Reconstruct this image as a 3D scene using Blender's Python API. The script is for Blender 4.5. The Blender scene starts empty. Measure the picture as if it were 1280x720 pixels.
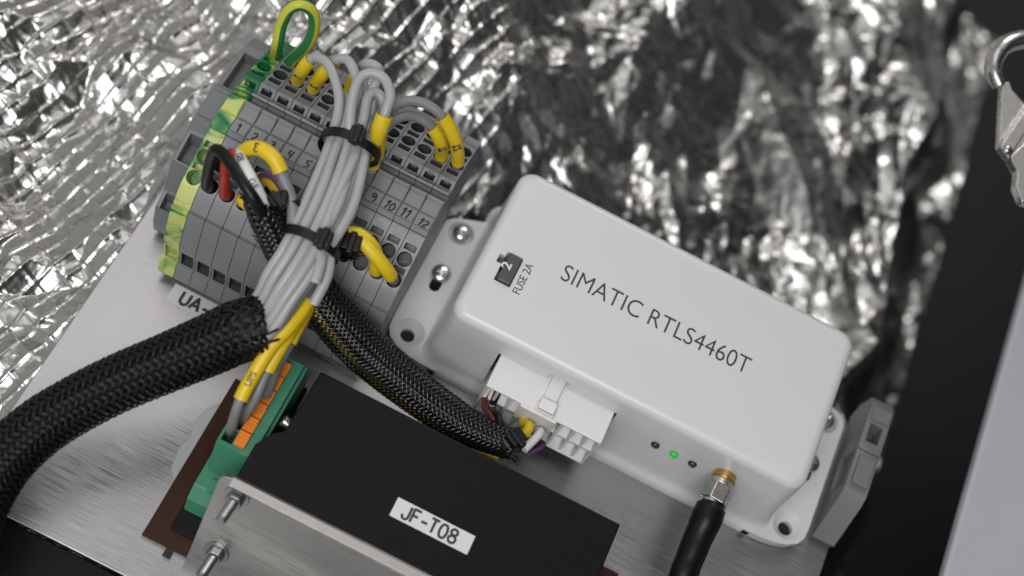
import bpy, bmesh, math, random
import numpy as np
from mathutils import Vector, Matrix
random.seed(7); np.random.seed(7)
# ------------------------------------------------------------------ camera, world, light  (1 unit = 1 cm)
S = bpy.context.scene
F, DIST = 1650.0, 44.0
def _rot(a, b, c):
    ca, sa, cb, sb, cc, sc = math.cos(a), math.sin(a), math.cos(b), math.sin(b), math.cos(c), math.sin(c)
    return np.array([[cc,-sc,0],[sc,cc,0],[0,0,1]]) @ np.array([[1,0,0],[0,ca,-sa],[0,sa,ca]]) @ np.array([[cb,0,sb],[0,1,0],[-sb,0,cb]])
CW = _rot(*np.radians([-27.1, .7, -26.8])).T
CP = CW @ np.array([0, 0, DIST])
cam_d = bpy.data.cameras.new('camera'); cam = bpy.data.objects.new('camera', cam_d); S.collection.objects.link(cam)
cam.matrix_world = Matrix([list(CW[i]) + [CP[i]] for i in range(3)] + [[0, 0, 0, 1]])
cam_d.sensor_width = 36; cam_d.lens = F/1280*36
cam_d.clip_start = .5; cam_d.clip_end = 2000
cam_d.dof.use_dof = True; cam_d.dof.focus_distance = 38.9; cam_d.dof.aperture_fstop = .056
cam_d.dof.aperture_blades = 7
S.camera = cam
S.render.engine = 'CYCLES'
S.cycles.use_denoising = True
S.cycles.max_bounces = 8; S.cycles.caustics_reflective = False; S.cycles.caustics_refractive = False
S.cycles.sample_clamp_indirect = 6
S.view_settings.view_transform = 'Standard'; S.view_settings.look = 'None'
S.view_settings.exposure = -0.10; S.view_settings.gamma = 1

W_ = bpy.data.worlds.new('World'); S.world = W_; W_.use_nodes = True
wn = W_.node_tree; bg = wn.nodes['Background']
tc = wn.nodes.new('ShaderNodeTexCoord'); wnz = wn.nodes.new('ShaderNodeTexNoise'); wr = wn.nodes.new('ShaderNodeValToRGB'); wsx = wn.nodes.new('ShaderNodeSeparateXYZ'); wm = wn.nodes.new('ShaderNodeMath'); wm2 = wn.nodes.new('ShaderNodeMath')
wnz.inputs['Scale'].default_value = 2.4; wnz.inputs['Detail'].default_value = 6; wnz.inputs['Roughness'].default_value = .62
wn.links.new(tc.outputs['Generated'], wnz.inputs['Vector']); wn.links.new(tc.outputs['Generated'], wsx.inputs['Vector'])
wm.operation = 'MULTIPLY_ADD'; wm.inputs[1].default_value = -.24; wn.links.new(wsx.outputs['X'], wm.inputs[0]); wn.links.new(wnz.outputs['Fac'], wm.inputs[2])      # the room is darker on the right
wm2.operation = 'MULTIPLY_ADD'; wm2.inputs[1].default_value = .03; wn.links.new(wsx.outputs['Y'], wm2.inputs[0]); wn.links.new(wm.outputs[0], wm2.inputs[2])
wn.links.new(wm2.outputs[0], wr.inputs['Fac'])
wr.color_ramp.elements[0].position = .30; wr.color_ramp.elements[0].color = (.055, .054, .052, 1)
wr.color_ramp.elements[1].position = .72; wr.color_ramp.elements[1].color = (1.0, .985, .96, 1)
wn.links.new(wr.outputs['Color'], bg.inputs['Color']); bg.inputs['Strength'].default_value = .44

def area(name, loc, target, size, power, color=(1, 1, 1), size_y=None):
    l = bpy.data.lights.new(name, 'AREA'); l.energy = power; l.color = color; l.size = size
    l.shape = 'RECTANGLE'; l.size_y = size_y or size
    o = bpy.data.objects.new(name, l); S.collection.objects.link(o)
    o.location = loc; o.rotation_euler = (Vector(target)-Vector(loc)).to_track_quat('-Z', 'Y').to_euler()
    return o
area('key_lamp', (-4, -44, 68), (0, -2, 2), 46, 42000, (1, 1, .995), 34)
area('foil_glint_fill', (6, 78, 52), (4, 8, -3), 26, 15000, (1, .985, .96), 18)  # unseen light added behind for glints on the foil
area('plate_fill', (-20, 26, 64), (-4, 0, 0), 48, 6400, (1, .99, 1), 40)  # added soft source overhead for the plate to mirror, no fixture there
area('rear_foil_fill', (20, 58, 60), (6, 10, -4), 42, 1700, (1, .985, .96), 30)  # added dim light that lifts the flat foil at the right to mid grey
area('bracket_fill', (-14, -74, 9), (0, -8, 2), 50, 6500, (1, 1, 1), 30)  # added so the sloping bracket reflects something bright, also fills the box front

# ------------------------------------------------------------------ helpers
def V3(a): return np.array(a, float)
def W(px, py, z=0.0):                       # point of the plane at height z that a place of the photograph lies on
    d = CW @ np.array([(px-640)/F, -(py-360)/F, -1]); t = (z-CP[2])/d[2]
    return CP + t*d
def Yu(u, z): return u - (u+20.04)*z/39.17   # lift a ground station u up to height z along the sight line
ORG = {}
def origin(o): return ORG.get(o.name, np.zeros(3))
def tag(o, label=None, cat=None, group=None, kind=None):
    if label: o['label'] = label
    if cat: o['category'] = cat
    if group: o['group'] = group
    if kind: o['kind'] = kind
    return o
def thing(name, loc, label, cat, group=None):
    o = bpy.data.objects.new(name, None); S.collection.objects.link(o)
    o.location = loc; o.empty_display_size = .3; ORG[o.name] = V3(loc)
    return tag(o, label, cat, group)
def link(name, me, parent=None, world=None):
    """me has world coordinates; re-origin it"""
    n = len(me.vertices); co = np.empty(n*3); me.vertices.foreach_get('co', co); co = co.reshape(-1, 3)
    if parent is not None: org = origin(parent); loc = (0, 0, 0)
    else:
        org = (co.min(0)+co.max(0))/2; org[2] = co[:, 2].min(); loc = tuple(org)
    co -= org; me.vertices.foreach_set('co', co.ravel()); me.update()
    o = bpy.data.objects.new(name, me); S.collection.objects.link(o); o.location = loc
    if parent is not None: o.parent = parent
    ORG[o.name] = V3(org)
    return o
class MB:
    def __init__(s): s.v = []; s.f = []
    def add(s, vs, fs):
        n = len(s.v); s.v += [tuple(map(float, p)) for p in vs]; s.f += [tuple(i+n for i in f) for f in fs]; return s
    def box(s, lo, hi, M=None):
        x0, y0, z0 = lo; x1, y1, z1 = hi
        vs = [(x, y, z) for z in (z0, z1) for y in (y0, y1) for x in (x0, x1)]
        if M is not None: vs = [tuple(M @ Vector(p)) for p in vs]
        return s.add(vs, [(0,2,3,1),(4,5,7,6),(0,1,5,4),(2,6,7,3),(0,4,6,2),(1,3,7,5)])
    def prism(s, poly, z0, z1, M=None):      # poly in xy, ccw
        n = len(poly); vs = [(x, y, z0) for x, y in poly]+[(x, y, z1) for x, y in poly]
        if M is not None: vs = [tuple(M @ Vector(p)) for p in vs]
        return s.add(vs, [tuple(range(n))[::-1], tuple(range(n, 2*n))]+[(i, (i+1) % n, (i+1) % n+n, i+n) for i in range(n)])
    def extrude_x(s, prof, x0, x1):          # prof in (y,z) ccw seen from +x
        n = len(prof); vs = [(x0, y, z) for y, z in prof]+[(x1, y, z) for y, z in prof]
        return s.add(vs, [tuple(range(n))[::-1], tuple(range(n, 2*n))]+[(i, (i+1) % n, (i+1) % n+n, i+n) for i in range(n)])
    def cyl(s, p0, p1, r0, r1=None, n=24, caps=True):
        r1 = r0 if r1 is None else r1; p0 = V3(p0); p1 = V3(p1); a = p1-p0; a /= np.linalg.norm(a)
        u = np.cross(a, [0, 0, 1.]) if abs(a[2]) < .9 else np.cross(a, [1., 0, 0]); u /= np.linalg.norm(u); w = np.cross(a, u)
        vs = []
        for p, r in ((p0, r0), (p1, r1)):
            for i in range(n):
                t = 2*math.pi*i/n; vs.append(p+r*(math.cos(t)*u+math.sin(t)*w))
        fs = [(i, (i+1) % n, (i+1) % n+n, i+n) for i in range(n)]
        if caps: fs += [tuple(range(n))[::-1], tuple(range(n, 2*n))]
        return s.add(vs, fs)
    def lathe(s, p0, axis, prof, n=32):      # prof: (distance along the axis, radius)
        a = V3(axis); a /= np.linalg.norm(a); p0 = V3(p0)
        u = np.cross(a, [0, 0, 1.]) if abs(a[2]) < .9 else np.cross(a, [1., 0, 0]); u /= np.linalg.norm(u); w = np.cross(a, u)
        vs = []; fs = []
        for d, r in prof:
            for i in range(n):
                t = 2*math.pi*i/n; vs.append(p0+a*d+r*(math.cos(t)*u+math.sin(t)*w))
        for k in range(len(prof)-1):
            for i in range(n): fs.append((k*n+i, k*n+(i+1) % n, (k+1)*n+(i+1) % n, (k+1)*n+i))
        fs.append(tuple(range(n))[::-1]); fs.append(tuple(range((len(prof)-1)*n, len(prof)*n)))
        return s.add(vs, fs)
    def tube(s, pts, r, n=12, caps=True, closed=False, flat=None, up=None):
        T, N, B = frames(pts, up); m = len(pts); rr = r if hasattr(r, '__len__') else [r]*m
        vs = []; fs = []
        for k in range(m):
            for i in range(n):
                t = 2*math.pi*i/n
                vs.append(pts[k]+rr[k]*(math.cos(t)*N[k]+(flat or 1)*math.sin(t)*B[k]))
        for k in range(m-1):
            for i in range(n): fs.append((k*n+i, k*n+(i+1) % n, (k+1)*n+(i+1) % n, (k+1)*n+i))
        if closed:
            k = m-1
            for i in range(n): fs.append((k*n+i, k*n+(i+1) % n, (i+1) % n, i))
        elif caps: fs += [tuple(range(n))[::-1], tuple(range((m-1)*n, m*n))]
        return s.add(vs, fs)
    def build(s, name, mat, parent=None, smooth=35, bevel=0, seg=2):
        me = bpy.data.meshes.new(name); me.from_pydata(s.v, [], s.f); me.update()
        bm = bmesh.new(); bm.from_mesh(me); bmesh.ops.recalc_face_normals(bm, faces=bm.faces); bm.to_mesh(me); bm.free()
        return finish(name, me, mat, parent, smooth, bevel, seg)
def finish(name, me, mat, parent=None, smooth=35, bevel=0, seg=2):
    me.materials.clear()
    for m in (mat if isinstance(mat, (list, tuple)) else [mat]): me.materials.append(m)
    if smooth:
        me.polygons.foreach_set('use_smooth', [True]*len(me.polygons)); me.set_sharp_from_angle(angle=math.radians(smooth))
    o = link(name, me, parent)
    if bevel:
        b = o.modifiers.new('bevel', 'BEVEL'); b.width = bevel; b.segments = seg; b.limit_method = 'ANGLE'
        b.angle_limit = math.radians(30); b.harden_normals = True
    return o
def spline(P, step=.12, closed=False):
    P = [V3(p) for p in P]; n = len(P); out = []
    rng = range(n) if closed else range(n-1)
    for i in rng:
        if closed: p0, p1, p2, p3 = P[i-1], P[i], P[(i+1) % n], P[(i+2) % n]
        else: p0 = P[max(i-1, 0)]; p1 = P[i]; p2 = P[i+1]; p3 = P[min(i+2, n-1)]
        L = np.linalg.norm(p2-p1); m = max(2, int(L/step))
        for j in range(m):
            t = j/m
            out.append(.5*((2*p1)+(-p0+p2)*t+(2*p0-5*p1+4*p2-p3)*t*t+(-p0+3*p1-3*p2+p3)*t**3))
    if not closed: out.append(P[-1])
    return np.array(out)
def frames(pts, up=None):
    pts = np.asarray(pts); T = np.gradient(pts, axis=0); T /= np.linalg.norm(T, axis=1)[:, None]+1e-12
    N = []; n = V3(up if up is not None else (0, 0, 1.)); n = n-T[0]*n.dot(T[0])
    if np.linalg.norm(n) < 1e-3: n = V3((1, 0, 0)); n = n-T[0]*n.dot(T[0])
    for t in T:
        n = n-t*n.dot(t); n /= np.linalg.norm(n); N.append(n)
    N = np.array(N); return T, N, np.cross(T, N)
def WP(lst): return [W(*p) for p in lst]

# ------------------------------------------------------------------ materials
def nodes(m): return m.node_tree.nodes, m.node_tree.links
def mat(name, col, rough=.5, metal=0, vary=.08, vscale=3, bump=0, bscale=30, coat=0, rvar=.08, spec=None, emit=None, stretch=None):
    m = bpy.data.materials.new(name); m.use_nodes = True; N, L = nodes(m); p = N['Principled BSDF']
    tcn = N.new('ShaderNodeTexCoord'); mp = N.new('ShaderNodeMapping'); L.new(tcn.outputs['Object'], mp.inputs['Vector'])
    if stretch: mp.inputs['Scale'].default_value = stretch
    nz = N.new('ShaderNodeTexNoise'); nz.inputs['Scale'].default_value = vscale; nz.inputs['Detail'].default_value = 6
    L.new(mp.outputs['Vector'], nz.inputs['Vector'])
    mx = N.new('ShaderNodeMix'); mx.data_type = 'RGBA'
    c = V3(col); mx.inputs['A'].default_value = (*np.clip(c*(1-vary), 0, 1), 1); mx.inputs['B'].default_value = (*np.clip(c*(1+vary), 0, 1), 1)
    L.new(nz.outputs['Fac'], mx.inputs['Factor']); L.new(mx.outputs['Result'], p.inputs['Base Color'])
    mr = N.new('ShaderNodeMapRange'); mr.inputs['From Min'].default_value = .3; mr.inputs['From Max'].default_value = .7
    mr.inputs['To Min'].default_value = max(0.02, rough-rvar); mr.inputs['To Max'].default_value = min(1, rough+rvar)
    nz2 = N.new('ShaderNodeTexNoise'); nz2.inputs['Scale'].default_value = vscale*2.7; nz2.inputs['Detail'].default_value = 8
    L.new(mp.outputs['Vector'], nz2.inputs['Vector']); L.new(nz2.outputs['Fac'], mr.inputs['Value']); L.new(mr.outputs['Result'], p.inputs['Roughness'])
    p.inputs['Metallic'].default_value = metal
    if coat: p.inputs['Coat Weight'].default_value = coat; p.inputs['Coat Roughness'].default_value = .15
    if spec is not None: p.inputs['Specular IOR Level'].default_value = spec
    if emit: p.inputs['Emission Color'].default_value = (*emit[0], 1); p.inputs['Emission Strength'].default_value = emit[1]
    if bump:
        nb = N.new('ShaderNodeTexNoise'); nb.inputs['Scale'].default_value = bscale; nb.inputs['Detail'].default_value = 4
        L.new(mp.outputs['Vector'], nb.inputs['Vector'])
        b = N.new('ShaderNodeBump'); b.inputs['Strength'].default_value = 1; b.inputs['Distance'].default_value = bump
        L.new(nb.outputs['Fac'], b.inputs['Height']); L.new(b.outputs['Normal'], p.inputs['Normal'])
    return m
M = {}
M['housing'] = mat('white_powder_coat', (.60, .60, .605), .35, 0, .015, .6, .0008, 28, coat=.1, rvar=.02)
M['print'] = mat('dark_print', (.03, .03, .034), .5)
M['term'] = mat('grey_polyamide', (.195, .20, .212), .42, 0, .06, 2, .002, 20)
M['term2'] = mat('grey_marker_plastic', (.20, .205, .215), .45, 0, .05, 2, .001, 30)
M['bracket_plastic'] = mat('grey_clamp_plastic', (.155, .158, .168), .45, 0, .06, 2, .002, 20)
M['term_shade'] = mat('shaded_polyamide', (.045, .047, .052), .45)  # same plastic as the body, shade inside the holes put into the colour
M['hole'] = mat('dark_contact', (.018, .018, .02), .45)
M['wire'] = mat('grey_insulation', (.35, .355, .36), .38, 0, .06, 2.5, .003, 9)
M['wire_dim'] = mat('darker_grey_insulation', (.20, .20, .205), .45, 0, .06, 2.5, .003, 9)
M['yellow'] = mat('yellow_marker_tube', (.70, .50, .012), .42, 0, .07, 3, .003, 14)
M['black'] = mat('black_plastic', (.006, .006, .0065), .3, 0, .2, 4, .003, 18, spec=.3)
M['blackmatt'] = mat('black_anodised', (.0075, .0075, .008), .42, 0, .12, 1.3, .0006, 60, rvar=.05, spec=.14)
M['blackpvc'] = mat('black_insulation', (.005, .005, .0055), .36, spec=.25)
M['red'] = mat('red_insulation', (.36, .022, .012), .42)
M['brown'] = mat('brown_insulation', (.16, .03, .015), .42)
M['white'] = mat('white_nylon', (.74, .73, .72), .4, 0, .03, 2, .001, 25)
M['whitetube'] = mat('white_tube', (.68, .67, .66), .45)
M['purple'] = mat('violet_insulation', (.11, .055, .13), .45)
M['green'] = mat('green_connector', (.045, .215, .125), .42, 0, .08, 2, .001, 20)
M['orange'] = mat('orange_push_button', (.72, .20, .012), .42, 0, .06, 4)
M['pcb'] = mat('brown_laminate', (.034, .011, .005), .45, 0, .3, 16, .003, 60, spec=.25)
M['faint'] = mat('faint_print', (.17, .17, .18), .5)
M['label_clear'] = mat('clear_label_film', (.62, .60, .61), .4, 0, .02)
M['label'] = mat('label_paper', (.62, .61, .64), .45, 0, .02)
M['edge'] = mat('sheared_metal_edge', (.5, .48, .47), .5, 1, .1, 8)
M['bolt'] = mat('bolt_steel', (.36, .36, .36), .36, 1, .1, 8)
M['zinc'] = mat('zinc_plated_steel', (.62, .64, .66), .25, 1, .05, 6, .002, 20)
M['brass'] = mat('brass', (.62, .40, .14), .28, 1, .08, 6)
M['nickel'] = mat('nickel', (.62, .60, .57), .3, 1, .06, 8)
M['chrome'] = mat('chromed_steel', (.5, .49, .48), .24, 1, .1, 3, .004, 6)
M['copper'] = mat('cut_conductor', (.7, .68, .62), .5, 0)
M['led_on'] = mat('green_led', (.02, .5, .03), .3, emit=((.02, .6, .02), .22))
M['led_off'] = mat('unlit_led', (.03, .028, .006), .3)
M['fuse'] = mat('grey_fuse', (.055, .058, .066), .3)
M['panel'] = mat('pale_blue_panel', (.40, .415, .455), .4, 0, .04, .5)
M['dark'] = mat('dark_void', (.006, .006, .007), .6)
M['glue'] = mat('grey_adhesive', (.36, .37, .38), .35)
M['greenwire'] = mat('green_stripe', (.02, .17, .05), .4)
M['yelgreenwire'] = mat('yellow_stripe', (.50, .50, .05), .4)
# green / yellow marbled plastic
def marble():
    m = mat('green_yellow_marbled', (.5, .5, .1), .4); N, L = nodes(m); p = N['Principled BSDF']
    tcn = N.new('ShaderNodeTexCoord'); nz = N.new('ShaderNodeTexNoise'); nz.inputs['Scale'].default_value = .85; nz.inputs['Detail'].default_value = 3; nz.inputs['Distortion'].default_value = 2.2
    mp = N.new('ShaderNodeMapping'); mp.inputs['Scale'].default_value = (.8, .8, 1.1); mp.inputs['Location'].default_value = (3.3, 0, .4)
    r = N.new('ShaderNodeValToRGB'); e = r.color_ramp.elements
    e[0].position = .455; e[0].color = (.004, .12, .04, 1); e[1].position = .68; e[1].color = (.50, .55, .17, 1)
    a = e.new(.53); a.color = (.05, .25, .07, 1); a = e.new(.585); a.color = (.28, .40, .12, 1)
    sx = N.new('ShaderNodeSeparateXYZ'); ad = N.new('ShaderNodeMath'); ad.operation = 'MULTIPLY_ADD'; ad.inputs[1].default_value = -.036
    L.new(tcn.outputs['Object'], sx.inputs['Vector']); L.new(sx.outputs['Y'], ad.inputs[0])        # the moulding is yellower toward its front end
    L.new(tcn.outputs['Object'], mp.inputs['Vector']); L.new(mp.outputs['Vector'], nz.inputs['Vector']); L.new(nz.outputs['Fac'], ad.inputs[2]); L.new(ad.outputs[0], r.inputs['Fac']); L.new(r.outputs['Color'], p.inputs['Base Color'])
    return m
M['marble'] = marble()
def brushed(name, col, r0=.24, r1=.42, bumpd=.0012):
    m = mat(name, col, .3, 1); N, L = nodes(m); p = N['Principled BSDF']
    tcn = N.new('ShaderNodeTexCoord'); mp = N.new('ShaderNodeMapping'); mp.inputs['Scale'].default_value = (.8, 52, 30)
    nz = N.new('ShaderNodeTexNoise'); nz.inputs['Scale'].default_value = 1; nz.inputs['Detail'].default_value = 5; nz.inputs['Roughness'].default_value = .6
    L.new(tcn.outputs['Object'], mp.inputs['Vector']); L.new(mp.outputs['Vector'], nz.inputs['Vector'])
    mr = N.new('ShaderNodeMapRange'); mr.inputs['From Min'].default_value = .3; mr.inputs['From Max'].default_value = .7; mr.inputs['To Min'].default_value = r0; mr.inputs['To Max'].default_value = r1
    L.new(nz.outputs['Fac'], mr.inputs['Value']); L.new(mr.outputs['Result'], p.inputs['Roughness'])
    b = N.new('ShaderNodeBump'); b.inputs['Strength'].default_value = 1; b.inputs['Distance'].default_value = bumpd
    L.new(nz.outputs['Fac'], b.inputs['Height']); L.new(b.outputs['Normal'], p.inputs['Normal'])
    mx = N.new('ShaderNodeMix'); mx.data_type = 'RGBA'; c = V3(col)
    mx.inputs['A'].default_value = (*(c*.66), 1); mx.inputs['B'].default_value = (*np.clip(c*1.3, 0, 1), 1)
    L.new(nz.outputs['Fac'], mx.inputs['Factor']); L.new(mx.outputs['Result'], p.inputs['Base Color'])
    p.inputs['Anisotropic'].default_value = .5
    return m
M['alu'] = brushed('brushed_aluminium', (.50, .485, .49), .22, .46, .0022)
M['alu2'] = brushed('brushed_bracket', (.42, .415, .40), .24, .5, .002)
def foil_mat():
    m = mat('crumpled_foil', (.52, .512, .50), .26, 1, .05, 1.5); N, L = nodes(m); p = N['Principled BSDF']
    tcn = N.new('ShaderNodeTexCoord')
    def ridge(scale, dist):
        v = N.new('ShaderNodeTexVoronoi'); v.feature = 'F1'; v.distance = 'EUCLIDEAN'; v.inputs['Scale'].default_value = scale
        nz = N.new('ShaderNodeTexNoise'); nz.inputs['Scale'].default_value = scale*.8; nz.inputs['Detail'].default_value = 2
        mx = N.new('ShaderNodeMix'); mx.data_type = 'RGBA'; mx.inputs['Factor'].default_value = .35
        L.new(tcn.outputs['Object'], nz.inputs['Vector']); L.new(tcn.outputs['Object'], mx.inputs['A']); L.new(nz.outputs['Color'], mx.inputs['B'])
        L.new(mx.outputs['Result'], v.inputs['Vector']); return v.outputs['Distance']
    b1 = N.new('ShaderNodeBump'); b1.inputs['Strength'].default_value = 1; b1.inputs['Distance'].default_value = .006; L.new(ridge(2.2, 1), b1.inputs['Height'])
    b2 = N.new('ShaderNodeBump'); b2.inputs['Strength'].default_value = 1; b2.inputs['Distance'].default_value = .003; L.new(ridge(7, 1), b2.inputs['Height']); L.new(b1.outputs['Normal'], b2.inputs['Normal'])
    L.new(b2.outputs['Normal'], p.inputs['Normal'])
    return m
M['foil'] = foil_mat()

def dust(m, col, scale, size, rot=1):
    # sparse specks of dust and small scuffs lying on the surface
    N, L = nodes(m); p = N['Principled BSDF']; src = p.inputs['Base Color'].links[0].from_socket
    tcn = N.new('ShaderNodeTexCoord'); v = N.new('ShaderNodeTexVoronoi'); v.inputs['Scale'].default_value = scale
    nz = N.new('ShaderNodeTexNoise'); nz.inputs['Scale'].default_value = 1.1; L.new(tcn.outputs['Object'], v.inputs['Vector']); L.new(tcn.outputs['Object'], nz.inputs['Vector'])
    a = N.new('ShaderNodeMath'); a.operation = 'MULTIPLY'; a.inputs[1].default_value = size*2; L.new(nz.outputs['Fac'], a.inputs[0])
    l = N.new('ShaderNodeMath'); l.operation = 'LESS_THAN'; L.new(v.outputs['Distance'], l.inputs[0]); L.new(a.outputs[0], l.inputs[1])
    mx = N.new('ShaderNodeMix'); mx.data_type = 'RGBA'; mx.inputs['B'].default_value = (*col, 1); L.new(l.outputs[0], mx.inputs['Factor']); L.new(src, mx.inputs['A'])
    L.new(mx.outputs['Result'], p.inputs['Base Color'])
dust(M['blackmatt'], (.07, .07, .07), 3.1, .035); dust(M['alu'], (.25, .24, .23), 2.3, .03); dust(M['housing'], (.46, .45, .43), 1.5, .02)
# ------------------------------------------------------------------ text
def text(body, size, pos, xd, yd, m, parent, name='lettering', align='LEFT', squeeze=1, offset=0, thick=.006, track=1):
    cu = bpy.data.curves.new('t', 'FONT'); cu.body = body; cu.size = size; cu.align_x = align; cu.extrude = thick; cu.offset = offset; cu.space_character = track
    t = bpy.data.objects.new('t', cu); S.collection.objects.link(t); bpy.context.view_layer.update()
    me = bpy.data.meshes.new_from_object(t.evaluated_get(bpy.context.evaluated_depsgraph_get()))
    bpy.data.objects.remove(t); xd = V3(xd); xd /= np.linalg.norm(xd); yd = V3(yd); yd = yd-xd*yd.dot(xd); yd /= np.linalg.norm(yd); zd = np.cross(xd, yd)
    co = np.empty(len(me.vertices)*3); me.vertices.foreach_get('co', co); co = co.reshape(-1, 3)
    co = V3(pos)+np.outer(co[:, 0]*squeeze, xd)+np.outer(co[:, 1], yd)+np.outer(co[:, 2], zd)
    me.vertices.foreach_set('co', co.ravel()); me.name = name
    return finish(name, me, m, parent, smooth=0)

GL = {'U': [[(0, 1), (0, .35), (.08, .1), (.3, 0), (.52, .1), (.6, .35), (.6, 1)]], 'A': [[(0, 0), (.35, 1), (.7, 0)], [(.13, .33), (.57, .33)]], '-': [[(.05, .42), (.5, .42)]],
 'J': [[(.45, 1), (.45, .25), (.38, .06), (.22, 0), (.06, .08), (0, .28)]], 'F': [[(0, 0), (0, 1), (.5, 1)], [(0, .52), (.42, .52)]], 'T': [[(0, 1), (.6, 1)], [(.3, 1), (.3, 0)]],
 '0': [[(.27, 1), (.1, .92), (.02, .7), (.0, .5), (.02, .3), (.1, .08), (.27, 0), (.44, .08), (.52, .3), (.54, .5), (.52, .7), (.44, .92), (.27, 1)]],
 '8': [[(.27, .54), (.08, .64), (.04, .8), (.12, .95), (.27, 1), (.42, .95), (.5, .8), (.46, .64), (.27, .54), (.06, .42), (0, .24), (.1, .06), (.27, 0), (.44, .06), (.54, .24), (.48, .42), (.27, .54)]],
 '1': [[(.1, .75), (.35, 1), (.35, 0)]]}
GA = {'U': .82, 'A': .9, '-': .66, 'J': .68, 'F': .68, 'T': .80, '0': .76, '8': .76, '1': .7}
def printed(s, h, pos, m, parent, r=.03):
    # label printer letters, one flat stroke of even width each
    mb = MB(); adv = 0; z = pos[2]
    for ch in s:
        for i_, st in enumerate(GL[ch]):
            pts = [(pos[0]+adv+x*h, pos[1]+y*h, z) for x, y in st]
            if len(st) > 4: P = spline(pts, .03)
            else:
                P = []
                for a, b in zip(pts[:-1], pts[1:]): P += [V3(a)+(V3(b)-V3(a))*t for t in (0, .03, .5, .97)]
                P.append(V3(pts[-1])); P = np.array(P)
            mb.tube(P+V3((0, 0, .0012*i_)), .003, 8, flat=r/.003)
        adv += GA[ch]*h
    return mb.build('lettering', m, parent, 0)
# ================================================================== SETTING: foil, dark gap, panel
def hashr(i, j, k):
    h = np.sin(i*127.1+j*311.7+k*74.7)*43758.5453; return h-np.floor(h)
def facets(x, y, scale, k, seed, slope):
    """continuous faceted height: upper envelope of randomly tilted planes on jittered cells"""
    u = x/scale; v = y/scale; iu = np.floor(u); iv = np.floor(v); best = np.full(x.shape, -1e9)
    for a in (-1, 0, 1):
        for b in (-1, 0, 1):
            ci = iu+a; cj = iv+b
            du = u-(ci+hashr(ci, cj, seed)); dv = v-(cj+hashr(ci, cj, seed+1))
            ga = hashr(ci, cj, seed+2)*2*math.pi; gs = slope*(.3+.7*hashr(ci, cj, seed+3))
            h = gs*(np.cos(ga)*du+np.sin(ga)*dv)+.25*hashr(ci, cj, seed+4)-k*(du*du+dv*dv)
            best = np.maximum(best, h)
    return best*scale
def smooth_noise(x, y, scale, seed):
    u = x/scale; v = y/scale; iu = np.floor(u); iv = np.floor(v); fu = u-iu; fv = v-iv
    fu = fu*fu*(3-2*fu); fv = fv*fv*(3-2*fv)
    a = hashr(iu, iv, seed); b = hashr(iu+1, iv, seed); c = hashr(iu, iv+1, seed); d = hashr(iu+1, iv+1, seed)
    return (a*(1-fu)+b*fu)*(1-fv)+(c*(1-fu)+d*fu)*fv-.5
def tri(x, y, scale, seed):
    """flat triangular facets with sharp creases: random heights on a lattice, each cell split along a random diagonal"""
    u = x/scale; v = y/scale; iu = np.floor(u); iv = np.floor(v); a = u-iu; b = v-iv
    h00 = hashr(iu, iv, seed); h10 = hashr(iu+1, iv, seed); h01 = hashr(iu, iv+1, seed); h11 = hashr(iu+1, iv+1, seed)
    d = hashr(iu, iv, seed+5) > .5
    A = np.where(a > b, h00+(h10-h00)*a+(h11-h10)*b, h00+(h01-h00)*b+(h11-h01)*a)
    B = np.where(a+b < 1, h00+(h10-h00)*a+(h01-h00)*b, h11+(h01-h11)*(1-a)+(h10-h11)*(1-b))
    return np.where(d, A, B)-.5
def sstep(a, b, x): t = np.clip((x-a)/(b-a), 0, 1); return t*t*(3-2*t)
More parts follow.
